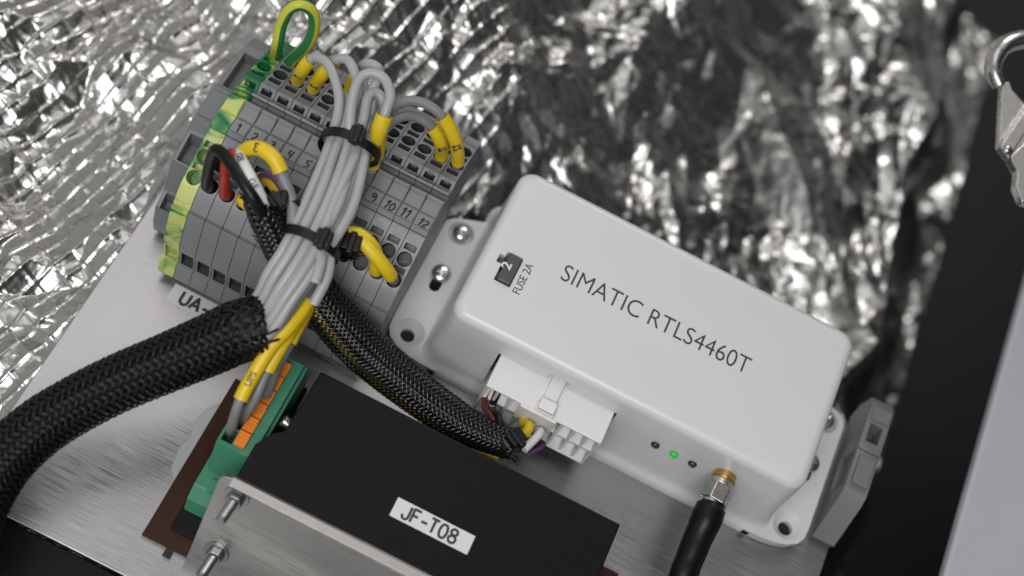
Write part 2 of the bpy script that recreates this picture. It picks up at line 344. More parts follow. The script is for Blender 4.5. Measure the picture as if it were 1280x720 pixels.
def foil():
    nx, ny = 1250, 1080
    xs = np.linspace(-27, 19.2, nx); ys = np.linspace(-19, 38, ny); X, Y = np.meshgrid(xs, ys)
    wx = X+1.3*tri(X+.3*Y, Y, 4.3, 1)+.4*tri(X, Y-.4*X, 1.7, 2); wy = Y+1.3*tri(X, Y-.3*X, 4.1, 3)+.4*tri(X+.5*Y, Y, 1.9, 4)
    left = sstep(3, -8, X+.3*Y)
    c, s = math.cos(-.62), math.sin(-.62)
    ru, rv = (c*wx+s*wy), (-s*wx+c*wy)                 # the folds run down to the right
    st = 1-.25*(1-left)                                # stretched folds away from the quilted part
    busy = .55+.3*left+.8*sstep(-.2, .3, smooth_noise(X+9, Y, 4.6, 41))
    z = 2.6*smooth_noise(X, Y*.8, 8.5, 5)+1.6*tri(ru*.8*st, rv, 4.2, 6)
    z += .95*tri(ru*st+3, rv+.2*ru, 2.3, 11)
    z += .30*left*tri(ru+.5*rv+1, rv-.3*ru, 1.6, 71)
    z += .52*busy*(1+.25*left)*tri(ru*st-.4*rv, rv+7, 1.3, 21)
    z += .30*busy*(1-.5*left)*tri(ru*st+.3*rv, rv+2, .72, 31)
    z += .13*busy*(1-.85*left)*tri(ru, rv, .38, 51)
    # woven scrim pressed through the film in the left part
    gm = sstep(3, -6, X+.35*Y)*(.55+.45*sstep(-.15, .25, smooth_noise(X, Y, 4, 61)))
    for ang, sp_, am_ in ((math.radians(-15), .56, 1), (math.radians(70), .80, 1)):
        q = (math.cos(ang)*(wx*.12+X*.88)+math.sin(ang)*(wy*.12+Y*.88))/sp_
        d = np.abs(q-np.round(q))*sp_; z += gm*am_*(.075*np.exp(-(d/.055)**2)-.06*np.abs(q-np.round(q)))
    z *= 1-.22*sstep(-2, 10, X)
    # overall drape: rises at the left, falls away to the right and back
    base = -2.2-1.6*sstep(-3, 5, X)-.06*np.clip(Y-2, 0, 40)-.10*np.clip(X, 0, 30)+.5*sstep(-11, -20, X)+1.2*sstep(-8.5, -11.5, X)*sstep(4, -1, Y)
    base += sstep(0, -10, X)*(1.2+.26*np.clip(Y, -4, 16))
    under = sstep(-11.5, -10.6, X)*sstep(13.2, 12.4, X)*sstep(2.2, .8, Y)
    base = base*(1-under)+under*(-4.5)
    base += -9*sstep(14.6, 18.6, X+.05*(Y-4)+2.4*smooth_noise(X, Y, 3, 9))
    z = base+z*(1-.6*under)
    z = np.where(under > .5, np.minimum(z, -1.2), z)
    v = np.stack([X, Y, z], -1).reshape(-1, 3)
    i = np.arange(nx*ny).reshape(ny, nx); f = np.stack([i[:-1, :-1], i[:-1, 1:], i[1:, 1:], i[1:, :-1]], -1).reshape(-1, 4)
    me = bpy.data.meshes.new('foil_sheet'); me.vertices.add(len(v)); me.vertices.foreach_set('co', v.ravel())
    me.loops.add(f.size); me.loops.foreach_set('vertex_index', f.ravel()); me.polygons.add(len(f))
    me.polygons.foreach_set('loop_start', np.arange(0, f.size, 4)); me.polygons.foreach_set('loop_total', np.full(len(f), 4)); me.update(calc_edges=True)
    o = finish('foil_blanket', me, M['foil'], None, smooth=0)
    me.polygons.foreach_set('use_smooth', [True]*len(me.polygons))
    return tag(o, 'crumpled silver foil sheet lying behind and beneath all the electronics', 'foil')
foil()
tag(MB().box((-70, -70, -22), (70, 90, -21.5)).build('floor', M['dark'], None, 0), kind='structure')
tag(MB().box((16.85, -25, -.5), (40, 30, 0)).build('side_panel', M['panel'], None, 35, .15), 'smooth pale blue grey panel standing along the right edge beyond the dark gap', 'panel')

# ================================================================== mounting plate
pl = thing('mounting_plate', (0, -6, -.3), 'brushed aluminium plate carrying the terminals, the white box and the black box', 'metal plate')
MB().prism([(-11.54, -13.86), (12.95, -13.86), (12.95, 1.2), (-9.4, 1.2), (-9.4, -1.9), (-11.54, -1.9)], -.3, 0).build('sheet', M['alu'], pl, 35, .03)
lb = MB().box((-9.5, -5.93, .004), (-5.3, -5.27, .012)).build('label', M['label_clear'], pl)
printed('UA-', .42, (-9.10, -5.80, .016), M['print'], lb, .050)
tag(MB().box((-30, -34, -1.6), (22, -13.88, -.36)).build('dark_base', M['blackmatt'], None, 35, .05), 'plain black base sheet below the front edge of the aluminium plate', 'base sheet')

# ================================================================== white electronics box
bx = thing('electronics_box', (4.5, -1, 0), 'white coated metal box printed SIMATIC RTLS4460T with mounting ears', 'electronics box')
def rrect(x0, x1, y0, y1, r, n=7):
    out = []
    for cx, cy, a0 in ((x1-r, y0+r, -90), (x1-r, y1-r, 0), (x0+r, y1-r, 90), (x0+r, y0+r, 180)):
        for i in range(n+1):
            a = math.radians(a0+90*i/n); out.append((cx+r*math.cos(a), cy+r*math.sin(a)))
    return out
def offset_ring(z, d, r): return [(x, y, z) for x, y in rrect(-1.34-d, 10.34+d, -3.60-d, 2.0+d, r)]
hb = MB(); rings = [offset_ring(.02, .50, .6)]
H = 3.98
rings += [offset_ring(.34, .50, .6), offset_ring(.42, .42, .58), offset_ring(.50, .33, .56), offset_ring(.62, .27, .54), offset_ring(.8, .235, .53), offset_ring(H-.36, .05, .52)]
for k in range(1, 7):
    a = math.pi/2*k/6; rings.append(offset_ring(H-.32+.32*math.sin(a), .05-.34*(1-math.cos(a)), .52-.2*(1-math.cos(a))))
n = len(rings[0])
for rg in rings: hb.v += rg
for k in range(len(rings)-1):
    for i in range(n): hb.f.append((k*n+i, k*n+(i+1) % n, (k+1)*n+(i+1) % n, (k+1)*n+i))
hb.f.append(tuple(range(n))[::-1]); hb.f.append(tuple((len(rings)-1)*n+i for i in range(n)))
house = hb.build('housing', M['housing'], bx, 60)
def cut(obj, cutter, mat_idx=None):
    """boolean difference baked into obj's mesh"""
    cutter.location = Vector(cutter.location); md = obj.modifiers.new('b', 'BOOLEAN'); md.operation = 'DIFFERENCE'; md.object = cutter; md.solver = 'EXACT'
    bpy.context.view_layer.update()
    me = bpy.data.meshes.new_from_object(obj.evaluated_get(bpy.context.evaluated_depsgraph_get()))
    obj.modifiers.remove(md); obj.data = me; bpy.data.objects.remove(cutter)
    return obj
CUTM = [M['hole']]
def cutter(mb):
    me = bpy.data.meshes.new('c'); me.from_pydata(mb.v, [], mb.f); bm = bmesh.new(); bm.from_mesh(me); bmesh.ops.recalc_face_normals(bm, faces=bm.faces); bm.to_mesh(me); bm.free()
    me.materials.append(CUTM[0]); o = bpy.data.objects.new('c', me); S.collection.objects.link(o); return o
# housing cut-outs: socket opening with latch notch, LED bores, fuse slot
c = MB().box((.50, -4.6, .62), (4.5, -3.1, 2.98)); c2 = MB().box((2.12, -4.6, 2.9), (2.78, -3.2, 3.32))
cut(house, cutter(c)); cut(house, cutter(c2))
c = MB()
for x in (6.03, 6.66, 7.3): c.cyl((x, -4.3, 2.36), (x, -3.5, 2.36), .145, n=20)
cut(house, cutter(c))
fu = Matrix.Translation((-.36, -1.53, 0))
c = MB().box((-.30, -.53, 3.3), (.24, .53, 4.3), fu); cut(house, cutter(c))
c = MB().box((-.48, .06, 3.5), (-.2, .36, 4.3), fu); cut(house, cutter(c))
house.data.set_sharp_from_angle(angle=math.radians(50))
# ears
def ear(sgn):
    f = lambda x: 4.5+sgn*(x-4.5)
    poly = [(-1.0, -4.10), (-1.55, -4.10), (-2.05, -4.04), (-2.45, -3.92), (-2.78, -3.72), (-2.93, -3.45), (-2.97, -3.1), (-2.97, .75), (-2.93, .95), (-2.8, 1.1), (-2.62, 1.19), (-1.5, 1.62), (-1.0, 1.62)]
    poly = [(f(x), y) for x, y in poly]
    if sgn > 0: poly = poly[::-1]
    MB().prism([(f(-1.3)+(x-f(-1.3))*.97, -1.2+(y+1.2)*.97) for x, y in poly], .004, .05).build('ear_hole_shade', M['dark'], bx, 35)  # dark sheet added under the ear to make its slot and holes look shaded
    e = MB().prism(poly, .05, .46).build('mounting_ear', M['housing'], bx, 35)
    cc = MB()
    cc.cyl((f(-2.30), -3.36, -.2), (f(-2.30), -3.36, .8), .24, n=28)
    cut(e, cutter(cc)); cut(e, cutter(MB().lathe((f(-2.27), -3.30, .24), (0, 0, 1), [(0, .24), (.23, .50), (.5, .60)])))
    cut(e, cutter(MB().prism([(f(-2.28)+.19*math.cos(a)*1, -1.46+.19*math.sin(a)+(.5 if math.sin(a) > 0 else 0)) for a in np.linspace(0, 2*math.pi, 24, endpoint=False)], -.2, .8)))
    cut(e, cutter(MB().lathe((f(-2.33), .72, .30), (0, 0, 1), [(0, .36), (.18, .44), (.4, .44)])))
    b = e.modifiers.new('bevel', 'BEVEL'); b.width = .07; b.segments = 3; b.limit_method = 'ANGLE'; b.angle_limit = math.radians(40); b.harden_normals = True
    return f
def screw(x, y, z, r=.30, tilt=0):
    mb = MB(); prof = [(0, r*.96), (.06, r)]+[(.06+.17*math.sin(a), r*math.cos(a)) for a in np.linspace(.15, 1.35, 8)]
    mb.lathe((x, y, z), (0, 0, 1), prof, 32); sc = mb.build('screw', M['zinc'], bx, 50)
    a = random.uniform(0, 1.5); Rm = Matrix.Translation((x, y, z+.10)) @ Matrix.Rotation(a, 4, 'Z')
    cut(sc, cutter(MB().box((-.16, -.032, 0), (.16, .032, .3), Rm))); cut(sc, cutter(MB().box((-.032, -.16, 0), (.032, .16, .3), Rm)))
    return sc
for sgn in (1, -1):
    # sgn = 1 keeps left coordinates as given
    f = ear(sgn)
    screw(f(-2.33), .72, .40, .31); screw(f(-2.28), -.98, .47, .33)
ly = lambda x, y, z=H: (x, y, z+.004)
text('SIMATIC RTLS4460T', .84, ly(1.08, -1.02), (1, 0, 0), (0, 1, 0), M['print'], house, squeeze=.875, offset=-.006, thick=.003, track=1.0)
text('FUSE 2A', .36, ly(.24, -2.16), (0, 1, 0), (-1, 0, 0), M['print'], house, squeeze=.88, offset=0, thick=.003)
fz = MB().box((-.22, -.50, 3.35), (.22, .50, 4.10), fu).build('fuse', M['fuse'], bx, 35, .05, 3)
text('2', .42, (-.36, -1.53-.10, 4.105), (0, 1, 0), (-1, 0, 0), M['label'], fz, squeeze=1.15, offset=.01, thick=.003)
MB().box((-.43, .09, 3.4), (-.24, .32, 3.86), fu).build('fuse_tab', M['fuse'], bx, 35, .03)
for x, on in ((6.03, 0), (6.66, 1), (7.3, 0)):
    MB().lathe((x, -3.74, 2.36), (0, -1, 0), [(0, .14), (.05, .135), (.10, .10), (.12, .04)], 20).build('indicator_lamp', M['led_on'] if on else M['led_off'], bx, 60)
MB().box((.52, -3.3, .64), (4.48, -3.15, 2.96)).build('socket', M['hole'], bx)
ant = MB().cyl((8.30, -3.6, 2.66), (8.28, -4.08, 2.66), .35, n=32)
for k in range(4): ant.cyl((8.28, -3.88-k*.06, 2.66), (8.28, -3.91-k*.06, 2.66), .375, n=32)
ant.build('antenna_port', M['brass'], bx, 40)

# white multi-pin plug
pg = thing('wire_plug', (2.5, -4.7, 1), 'white nylon multi pin plug pushed into the front of the white box', 'connector plug')
def plug():
    mb = MB()
    x0, x1 = .58, 4.42; yf, yb = -4.78, -3.45; zt, zb = 2.93, .74
    mb.box((x0, yf, zt-.10), (x1, yb, zt))            # roof
    mb.box((x0+.003, yf+.004, zb), (x1-.003, yb, zb+.09))            # floor
    mb.box((x0+.02, yf+.07, (zt+zb)/2-.06), (x1-.02, yb, (zt+zb)/2+.05))
    k = 9; xs = np.linspace(x0, x1, k+1)
    for i, x in enumerate(xs):
        yy = yf+.006 if i in (0, k) else yf+.05
        xa_, xb_ = (x, x+.07) if i == 0 else (x-.07, x) if i == k else (x-.045, x+.045)
        mb.box((xa_, yy, zb+.01), (xb_, yb, zt-.02))
    mb.box((x0+.03, yf+.42, zb+.02), (x1-.03, yf+.6, zt-.03))    # back of the wells
    return mb.build('plug_body', M['white'], pg, 35, .025)
plug()
pb = MB().box((2.16, -4.80, 2.90), (2.80, -4.5, 3.06)).box((2.26, -4.75, 2.95), (2.70, -3.5, 3.10)).box((2.22, -4.78, 3.06), (2.74, -4.4, 3.26)).build('latch', M['white'], pg, 35, .04)
MB().box((1.75, -4.88, 2.0), (2.95, -4.77, 2.95)).build('front_lip', M['white'], pg, 35, .03)

# coaxial cable
cx = thing('antenna_cable', (8.2, -5.5, 2), 'black antenna cable with nickel hex nut screwed to the brass port', 'cable')
P = spline([(8.25, -4.75, 2.62), (8.26, -5.2, 2.58)]+WP([(876, 664, 2.45), (865, 690, 2.3), (850, 730, 2.1), (838, 775, 1.9), (820, 850, 1.6)]))
L_ = np.cumsum(np.r_[0, np.linalg.norm(np.diff(P, axis=0), axis=1)])
r_ = np.interp(L_, [0, .05, .4, 1.5, 1.9, 2.2, 3.2, 3.5, 12], [.36, .45, .47, .45, .41, .44, .40, .37, .37])+.012*np.sin(L_*4)
MB().tube(P, r_, 20).build('boot', M['blackpvc'], cx, 60)
MB().cyl((8.28, -3.98, 2.66), (8.27, -4.16, 2.66), .38, n=28).build('collar', M['nickel'], cx, 40, .02)
MB().cyl((8.27, -4.14, 2.66), (8.24, -4.70, 2.62), .46, n=6).build('hex_nut', M['nickel'], cx, 20, .04)
MB().cyl((8.24, -4.68, 2.62), (8.22, -4.8, 2.60), .36, n=24).build('crimp', M['nickel'], cx, 40, .02)

# ================================================================== terminal row
X1, PITCH, NB = -2.98, .549, 13
XL = X1-PITCH*NB
def profile():
    up = [(-5.15, .45), (-4.70, 1.0), (-4.55, 1.0), (-4.42, 1.25), (-4.08, 2.0), (-3.0, 3.28), (-2.93, 3.34), (-2.86, 3.28), (-2.80, 3.36), (-2.08, 3.85),
          (.18, 4.62), (.24, 4.74), (.42, 4.84), (.95, 4.86), (1.0, 4.80), (1.5, 4.86), (1.62, 4.98), (1.74, 4.96), (1.80, 4.55), (1.95, 4.55), (2.02, 4.9), (2.12, 4.92), (2.2, 4.5), (2.62, 4.72), (2.68, 4.68)]
    p = [(Yu(u, z), z) for u, z in up]
    yc = -1.0                                                # rear half mirrors the front slope
    p += [(.05, 4.62), (1.75, 3.95), (2.1, 3.5), (2.4, 3.4), (2.9, 2.1), (3.1, 1.1), (3.3, 1.0), (3.35, .45), (1.9, .45), (1.9, .78), (-3.6, .78), (-3.6, .45)]
    return p[::-1]
PROF = profile()
def slope_pt(u0, z0, u1, z1, t):
    y0, y1 = Yu(u0, z0), Yu(u1, z1); return (y0+(y1-y0)*t, z0+(z1-z0)*t)
fy0, fz0 = Yu(-2.08, 3.85), 3.85; fy1, fz1 = Yu(.18, 4.62), 4.62
fn = V3((0, -(fz1-fz0), fy1-fy0)); fn /= np.linalg.norm(fn); fd = V3((0, fy1-fy0, fz1-fz0)); fd /= np.linalg.norm(fd)
rn = V3((0, .67, 1.7)); rn /= np.linalg.norm(rn); rd = V3((0, 1.7, -.67)); rd /= np.linalg.norm(rd)
def block_mesh(green=False):
    w = PITCH-.018
    b = MB().extrude_x(PROF, -w/2, w/2).build('tmp', [M['marble'] if green else M['term'], M['marble'] if green else M['term_shade']], None, 0)
    bpy.context.view_layer.update(); off = Vector(b.location)
    L = np.hypot(fy1-fy0, fz1-fz0)
    def hole_round(t, base, d, nrm, r=.232, deep=.7):
        c0 = V3(base)+d*t; cut(b, cutter(MB().cyl(c0-nrm*deep, c0+nrm*.3, r, n=24)))
    def hole_rect(t, base, d, nrm, hw=.15, hl=.10, deep=.35):
        c0 = V3(base)+d*t; Mx = Matrix([[1, d[0], nrm[0], c0[0]], [0, d[1], nrm[1], c0[1]], [0, d[2], nrm[2], c0[2]], [0, 0, 0, 1]])
        cut(b, cutter(MB().box((-hw, -hl, -deep), (hw, hl, .3), Mx)))
    base = (0, fy0, fz0)
    hole_round(.30, base, fd, fn); hole_rect(.63, base, fd, fn, hw=.185, hl=.09); hole_round(.98, base, fd, fn); hole_rect(1.36, base, fd, fn, hw=.185, hl=.095)
    base = (0, .05, 4.62)
    hole_rect(.24, base, rd, rn, hw=.19, hl=.11); hole_round(.63, base, rd, rn, r=.228); hole_rect(1.04, base, rd, rn, hw=.19, hl=.10); hole_round(1.43, base, rd, rn, r=.228)
    # foot pocket, bridge shaft
    cut(b, cutter(MB().box((-.20, Yu(-4.6, .9)-.02, .85), (.20, Yu(-4.1, 1.6), 1.62))))
    cut(b, cutter(MB().box((-.17, Yu(2.23, 4.5)-.0, 4.1), (.17, Yu(2.45, 4.6), 5))))
    me = b.data; me.transform(Matrix.Translation(b.location)); bpy.data.objects.remove(b)
    me.name = 'terminal_body'; me.set_sharp_from_angle(angle=math.radians(25)); return me
CUTM[0] = M['term_shade']; body_me = block_mesh(); CUTM[0] = M['marble']; green_me = block_mesh(True); CUTM[0] = M['term_shade']
def plug_mesh():
    mb = MB(); w = PITCH/2-.035
    y0, z0 = Yu(.42, 4.84), 4.845; y1, z1 = Yu(.95, 4.86), 4.865
    mb.box((-w, y0+.02, z0-.03), (w, y1-.01, z1+.035))
    me = bpy.data.meshes.new('marker_tag'); me.from_pydata(mb.v, [], mb.f); me.materials.append(M['term2']); return me
tag_me = plug_mesh()
def cap_mesh():
    mb = MB(); w = PITCH/2-.03
    y0 = Yu(1.02, 4.8); y1 = Yu(1.62, 4.98)
    mb.add([(-w, y0, 4.84), (w, y0, 4.84), (w, y1-.08, 4.93), (-w, y1-.08, 4.93), (-w, y1, 5.04), (w, y1, 5.04), (w, y1+.07, 5.03), (-w, y1+.07, 5.03), (-w, y0, 4.7), (w, y0, 4.7), (w, y1+.07, 4.8), (-w, y1+.07, 4.8)],
           [(0,1,2,3),(3,2,5,4),(4,5,6,7),(0,3,4,7,11,8),(1,9,10,6,5,2),(0,8,9,1),(7,6,10,11),(8,11,10,9)])
    me = bpy.data.meshes.new('marker_carrier'); me.from_pydata(mb.v, [], mb.f); me.materials.append(M['term2']); return me
cap_me = cap_mesh()
def rib_mesh():
    mb = MB(); mb.box((-.09, Yu(2.42, 4.62), 4.60), (.09, Yu(2.42, 4.62)+.05, 4.75)); me = bpy.data.meshes.new('bridge_mark'); me.from_pydata(mb.v, [], mb.f); me.materials.append(M['term2']); return me
rib_me = rib_mesh()
def put(name, me, parent, bev=.012):
    o = bpy.data.objects.new(name, me); S.collection.objects.link(o); o.parent = parent
    b = o.modifiers.new('bevel', 'BEVEL'); b.width = bev; b.segments = 2; b.limit_method = 'ANGLE'; b.angle_limit = math.radians(30); b.harden_normals = True
    ORG[o.name] = origin(parent); return o
DIG = {'1': [[(0, .2), (.25, 0), (0, .0)], [(.0, .2), (.0, .2)]], }
STROKES = {  # handwritten digits, 0..1 box
 '1': [[(.1, .75), (.45, 1), (.35, 0)]],
 '2': [[(.1, .8), (.5, 1), (.8, .75), (.5, .4), (.15, .05), (.9, .1)]],
 '3': [[(.1, .9), (.6, 1), (.7, .7), (.35, .55), (.75, .35), (.5, 0), (.1, .1)]],
 '4': [[(.2, 1), (.15, .5), (.7, .5)], [(.7, 1), (.6, 0)]],
 '5': [[(.8, 1), (.2, .9), (.15, .55), (.6, .5), (.7, .2), (.2, 0)]],
 '6': [[(.7, 1), (.2, .5), (.3, .05), (.7, .2), (.6, .5), (.2, .4)]],
 '7': [[(.1, .95), (.8, 1), (.4, 0)]],
 '8': [[(.7, .95), (.2, .8), (.75, .25), (.4, 0), (.2, .3), (.8, .85)]],
 '9': [[(.75, .8), (.4, 1), (.15, .7), (.45, .5), (.75, .8), (.8, .3), (.6, 0)]],
 '0': [[(.4, 1), (.1, .5), (.4, 0), (.8, .4), (.4, 1)]]}
def handwriting(s, pos, xd, yd, h, parent, r=.014):
    mb = MB(); xd = V3(xd); yd = V3(yd); pos = V3(pos); adv = 0
    for ch in s:
        for st in STROKES[ch]:
            pts = spline([pos+xd*(adv+x*h*.7)+yd*y*h for x, y in st], .02)
            mb.tube(pts, r, 6)
        adv += h*(.5 if ch == '1' else .85)
    return mb.build('handwriting', M['print'], parent)
ORD = ['', 'first', 'second', 'third', 'fourth', 'fifth', 'sixth', 'seventh', 'eighth', 'ninth', 'tenth', 'eleventh', 'last']
labs = ['green and yellow earth terminal at the left end of the row']
seen = {1: 'grey terminal marked 1 with the black wire in its front hole', 2: 'grey terminal marked 2 with the red wire in its front hole', 3: 'grey terminal marked 3 with yellow sleeved wires curling over it',
 4: 'grey terminal marked 4 under the arching yellow sleeve', 5: 'grey terminal marked 5 just left of the bundle of grey wires', 6: 'grey terminal hidden under the left side of the bundle of grey wires', 7: 'grey terminal hidden under the right side of the bundle of grey wires',
 8: 'grey terminal marked 8 at the right edge of the wire bundle', 9: 'grey terminal marked 9 between those marked 8 and 10', 10: 'grey terminal marked 10 with all front holes but one empty', 11: 'grey terminal marked 11, second from the right end of the row', 12: 'grey terminal marked 12 at the right end beside the white box'}
BL = []
for i in range(NB):
    x = XL+PITCH*(i+.5)
    t = thing('terminal_block', (x, 0, 0), labs[0] if i == 0 else seen[i], 'terminal block', 'terminal blocks in a row')
    o = put('terminal_body', green_me if i == 0 else body_me, t)
    if i == 0:
        o2 = put('marker_carrier', cap_me.copy(), t); o2.data.materials[0] = M['marble']; o2.data.materials[0] = M['marble']
    else:
        put('marker_carrier', cap_me, t, .01); mt = put('marker_tag', tag_me, t, .008); put('bridge_mark', rib_me, t, .008)
        y0 = Yu(.42, 4.84)
        handwriting(str(i), (x-(.17 if i > 9 else .08)+random.uniform(-.03, .03), y0+.04, 4.905), (1, random.uniform(-.1, .12), 0), (random.uniform(-.1, .25), 1, 0), random.uniform(.25, .31), mt, .025)
    BL.append(t)
# grey end bracket at the left
eb = thing('end_bracket', (XL-.5, -1, .5), 'grey plastic end bracket left of the green and yellow earth terminal', 'end bracket')
xa, xb = XL-.86, XL-.03
pr = [(-3.6, .3), (3.1, .3), (3.1, 1.6), (2.2, 3.1), (1.6, 3.5), (-.2, 3.5), (-.3, 3.7), (-1.7, 3.7), (-1.9, 3.4), (-2.9, 3.0), (-3.4, 1.9), (-3.9, 1.6), (-4.1, .9), (-4.1, .3)]
e = MB().extrude_x(pr[::1], xa, xb).build('bracket_body', [M['bracket_plastic'], M['bracket_plastic']], eb, 25)
cut(e, cutter(MB().box((xa+.14, -.1, 2.9), (xb-.12, 1.3, 4)))); cut(e, cutter(MB().box((xa+.14, -2.85, 2.6), (xb-.12, -2.0, 4)))); cut(e, cutter(MB().box((xa+.14, -3.9, 1.2), (xb-.12, -3.45, 2.4))))
e.data.materials[-1] = M['bracket_plastic']
for mm in range(len(e.data.materials)): e.data.materials[mm] = M['bracket_plastic']
b = e.modifiers.new('bevel', 'BEVEL'); b.width = .03; b.segments = 2; b.limit_method = 'ANGLE'; b.angle_limit = math.radians(30)
MB().box((XL-.80, -1.5, 3.66), (XL-.1, -.5, 3.78)).build('top_pad', M['bracket_plastic'], eb, 30, .03)
# rail under the row
rl = tag(MB().extrude_x([(-2.75, .01), (.75, .01), (.75, .12), (.35, .12), (.35, .78), (1.9-1.2, .78), (.7, .7), (-2.7, .7), (-2.7, .78), (-2.35, .78), (-2.35, .12), (-2.75, .12)], -11.1, -3.05).build('mounting_rail', M['zinc'], None, 25), 'steel rail under the terminal row, glimpsed at its left end', 'rail')

# ================================================================== wires
WR = .15
def hole_pt(i, row):          # world point of a hole: row 'f0','f1' (front outer/inner), 'r0','r1' (rear inner/outer)
    x = XL+PITCH*(i+.5)
    if row == 'f0': return V3((x, fy0, fz0))+fd*.30
    if row == 'f1': return V3((x, fy0, fz0))+fd*.98
    if row == 'r0': return V3((x, .05, 4.62))+rd*.62
    return V3((x, .05, 4.62))+rd*1.42
def hole_path(i, row, L=.5):
    p = hole_pt(i, row); nrm = fn if row[0] == 'f' else rn
    return [p-nrm*.5, p+nrm*.12] if L < .2 else [p-nrm*.55, p-nrm*.1, p+nrm*L]
def sub(P, a, b):
    L = np.cumsum(np.r_[0, np.linalg.norm(np.diff(P, axis=0), axis=1)]); k = (L >= a-1e-6) & (L <= b+1e-6); return P[k]
def hollow(P, r, n=16, th=.025):           # open sleeve with a wall
    mb = MB(); T, N, B = frames(P); m = len(P)
    for rr in (r, r-th):
        for k in range(m):
            for i in range(n):
                t = 2*math.pi*i/n; mb.v.append(tuple(P[k]+rr*(math.cos(t)*N[k]+math.sin(t)*B[k])))
    for q in (0, m*n):
        for k in range(m-1):
            for i in range(n): mb.f.append((q+k*n+i, q+k*n+(i+1) % n, q+(k+1)*n+(i+1) % n, q+(k+1)*n+i))
    for k in (0, m-1):
        for i in range(n): mb.f.append((k*n+i, k*n+(i+1) % n, m*n+k*n+(i+1) % n, m*n+k*n+i))
    return mb
WIRES = []
def wire(pts, label, group=None, m='wire', r=WR, sleeves=(), name='wire', step=.1, digits=None, loose=.058):
    P = spline(pts, step)
    t = thing(name, tuple(P[0]), label, 'wire', group)
    ins = MB().tube(P, r, 14).build('insulation', M[m], t, 60)
    for a, b, mm in sleeves:
        Q = sub(P, a, b)
        if len(Q) < 3: continue
        sl = hollow(Q, r+loose).build('marker_sleeve', M[mm], t, 60)
        if digits:
            s_, frac, side = digits; k = int(len(Q)*frac); T, N, B = frames(Q)
            view = CP-Q[k]; view /= np.linalg.norm(view); tt = T[k]*side; vv = view-tt*view.dot(tt); vv /= np.linalg.norm(vv); xx = np.cross(tt, vv)
            hh = .24
            handwriting(s_, Q[k]+vv*(r+.061)+tt*(.08 if len(s_) == 1 else .16)+xx*.11, -tt, -xx, hh, sl, .019)
    WIRES.append((t, P)); return t, P
gb = 'grey wires tied in the thick bundle'
# positions across the bundle: stations (tie one, middle, tie two, sleeve mouth)
def station(px, py, z, dx, dy, dz, a, b):   # a across, b depth layer
    return W(px+dx*a, py+dy*a, z+dz*a+b)
T1 = (437, 186, 6.0); MID = (412, 250, 6.0); T2 = (384, 312, 5.8); MOUTH = (322, 405, 4.6); IN = (262, 432, 4.1)
def trunk(a, b, end='sleeve'):
    """stations going from tie one down into the big sleeve; a in -1..1 across, b layer height"""
    j = lambda s: random.uniform(-s, s)*1.7
    p = [station(*T1, 24, 9, 0, a, b*.8), station(*MID, 27+j(2), 12, 0, a+j(.12), b+j(.05)), station(*T2, 25, 10, 0, a, b*.8)]
    if end == 'sleeve':
        p += [station(353, 359, 5.3, 17, 19, 0, a+j(.05), b), station(*MOUTH, 8, 25, 0, a, b*.8), station(*IN, 5, 15, 0, a, b*.6), station(215, 452, 3.7, 4, 12, 0, a, b*.5)]
    elif end == 'cut':
        p += [station(392, 345, 5.6, 10, 4, 0, a, b)]
    return p
def rear_wire(i, row, over, a, b, lab, sl=(.45, 1.25), digits=None, end='sleeve', m='wire', L=.8):
    pts = hole_path(i, row, L)+[W(*q) for q in over]+trunk(a, b, end)
    return wire(pts, lab, gb, m, sleeves=[(sl[0], sl[1], 'yellow')], digits=digits)
rear_wire(2, 'r0', [(379, 86, 5.6), (394, 72, 6.2), (412, 84, 6.4), (424, 126, 6.2)], -1.0, .1, 'grey wire with short yellow sleeve plugged leftmost in the rear row', (.5, 2.35), ('1', .5, 1), L=.1)
rear_wire(3, 'r0', [(403, 93, 5.7), (420, 76, 6.3), (437, 78, 6.6), (447, 118, 6.4)], -.62, .3, 'grey wire with yellow sleeve, second from the left in the rear row', (.5, 2.5), ('2', .35, 1), L=.1)
rear_wire(5, 'r0', [(458, 80, 6.6), (474, 88, 6.7), (466, 112, 6.5), (452, 140, 6.2)], -.3, -.15, 'grey wire with yellow sleeve peeking out behind the tall loops', (.55, 1.9), L=1.2)
rear_wire(5, 'r1', [(455, 118, 6.0), (447, 150, 6.0)], -.1, -.25, 'grey wire mostly hidden behind the tall loops at the bundle top', (.5, 1.2), L=.8)
# the tall front loop that turns back down through a loose yellow sleeve
lp = WP([(464, 214, 5.0), (466, 190, 5.6), (473, 165, 6.4), (482, 140, 6.9), (488, 118, 7.1), (480, 98, 7.2), (465, 91, 7.2), (450, 98, 7.1), (441, 122, 6.9), (437, 155, 6.6)])
wire(lp+trunk(-.12, .42), 'grey wire making the tallest loop down into a loose yellow sleeve', gb, 'wire', sleeves=[(.1, .85, 'yellow'), (1.15, 2.15, 'yellow')], loose=.10)
lp = WP([(470, 205, 4.9), (474, 178, 5.5), (480, 150, 6.1), (479, 126, 6.5), (471, 116, 6.6), (460, 121, 6.6), (454, 150, 6.5)])
wire(lp+trunk(.2, .35), 'grey wire making the small inner loop beside the tallest loop', gb, 'wire', sleeves=[(.2, .95, 'yellow')])
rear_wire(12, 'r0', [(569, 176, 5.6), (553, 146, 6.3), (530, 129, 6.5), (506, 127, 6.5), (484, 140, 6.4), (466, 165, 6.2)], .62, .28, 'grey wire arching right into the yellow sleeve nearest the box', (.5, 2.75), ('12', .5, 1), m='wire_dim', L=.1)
rear_wire(11, 'r0', [(550, 176, 5.4), (537, 156, 5.9), (516, 145, 6.1), (493, 150, 6.2), (474, 172, 6.1)], .92, .1, 'grey wire arching right into the shorter yellow sleeve marked 11', (.5, 2.2), ('11', .5, 1), m='wire_dim', L=.1)
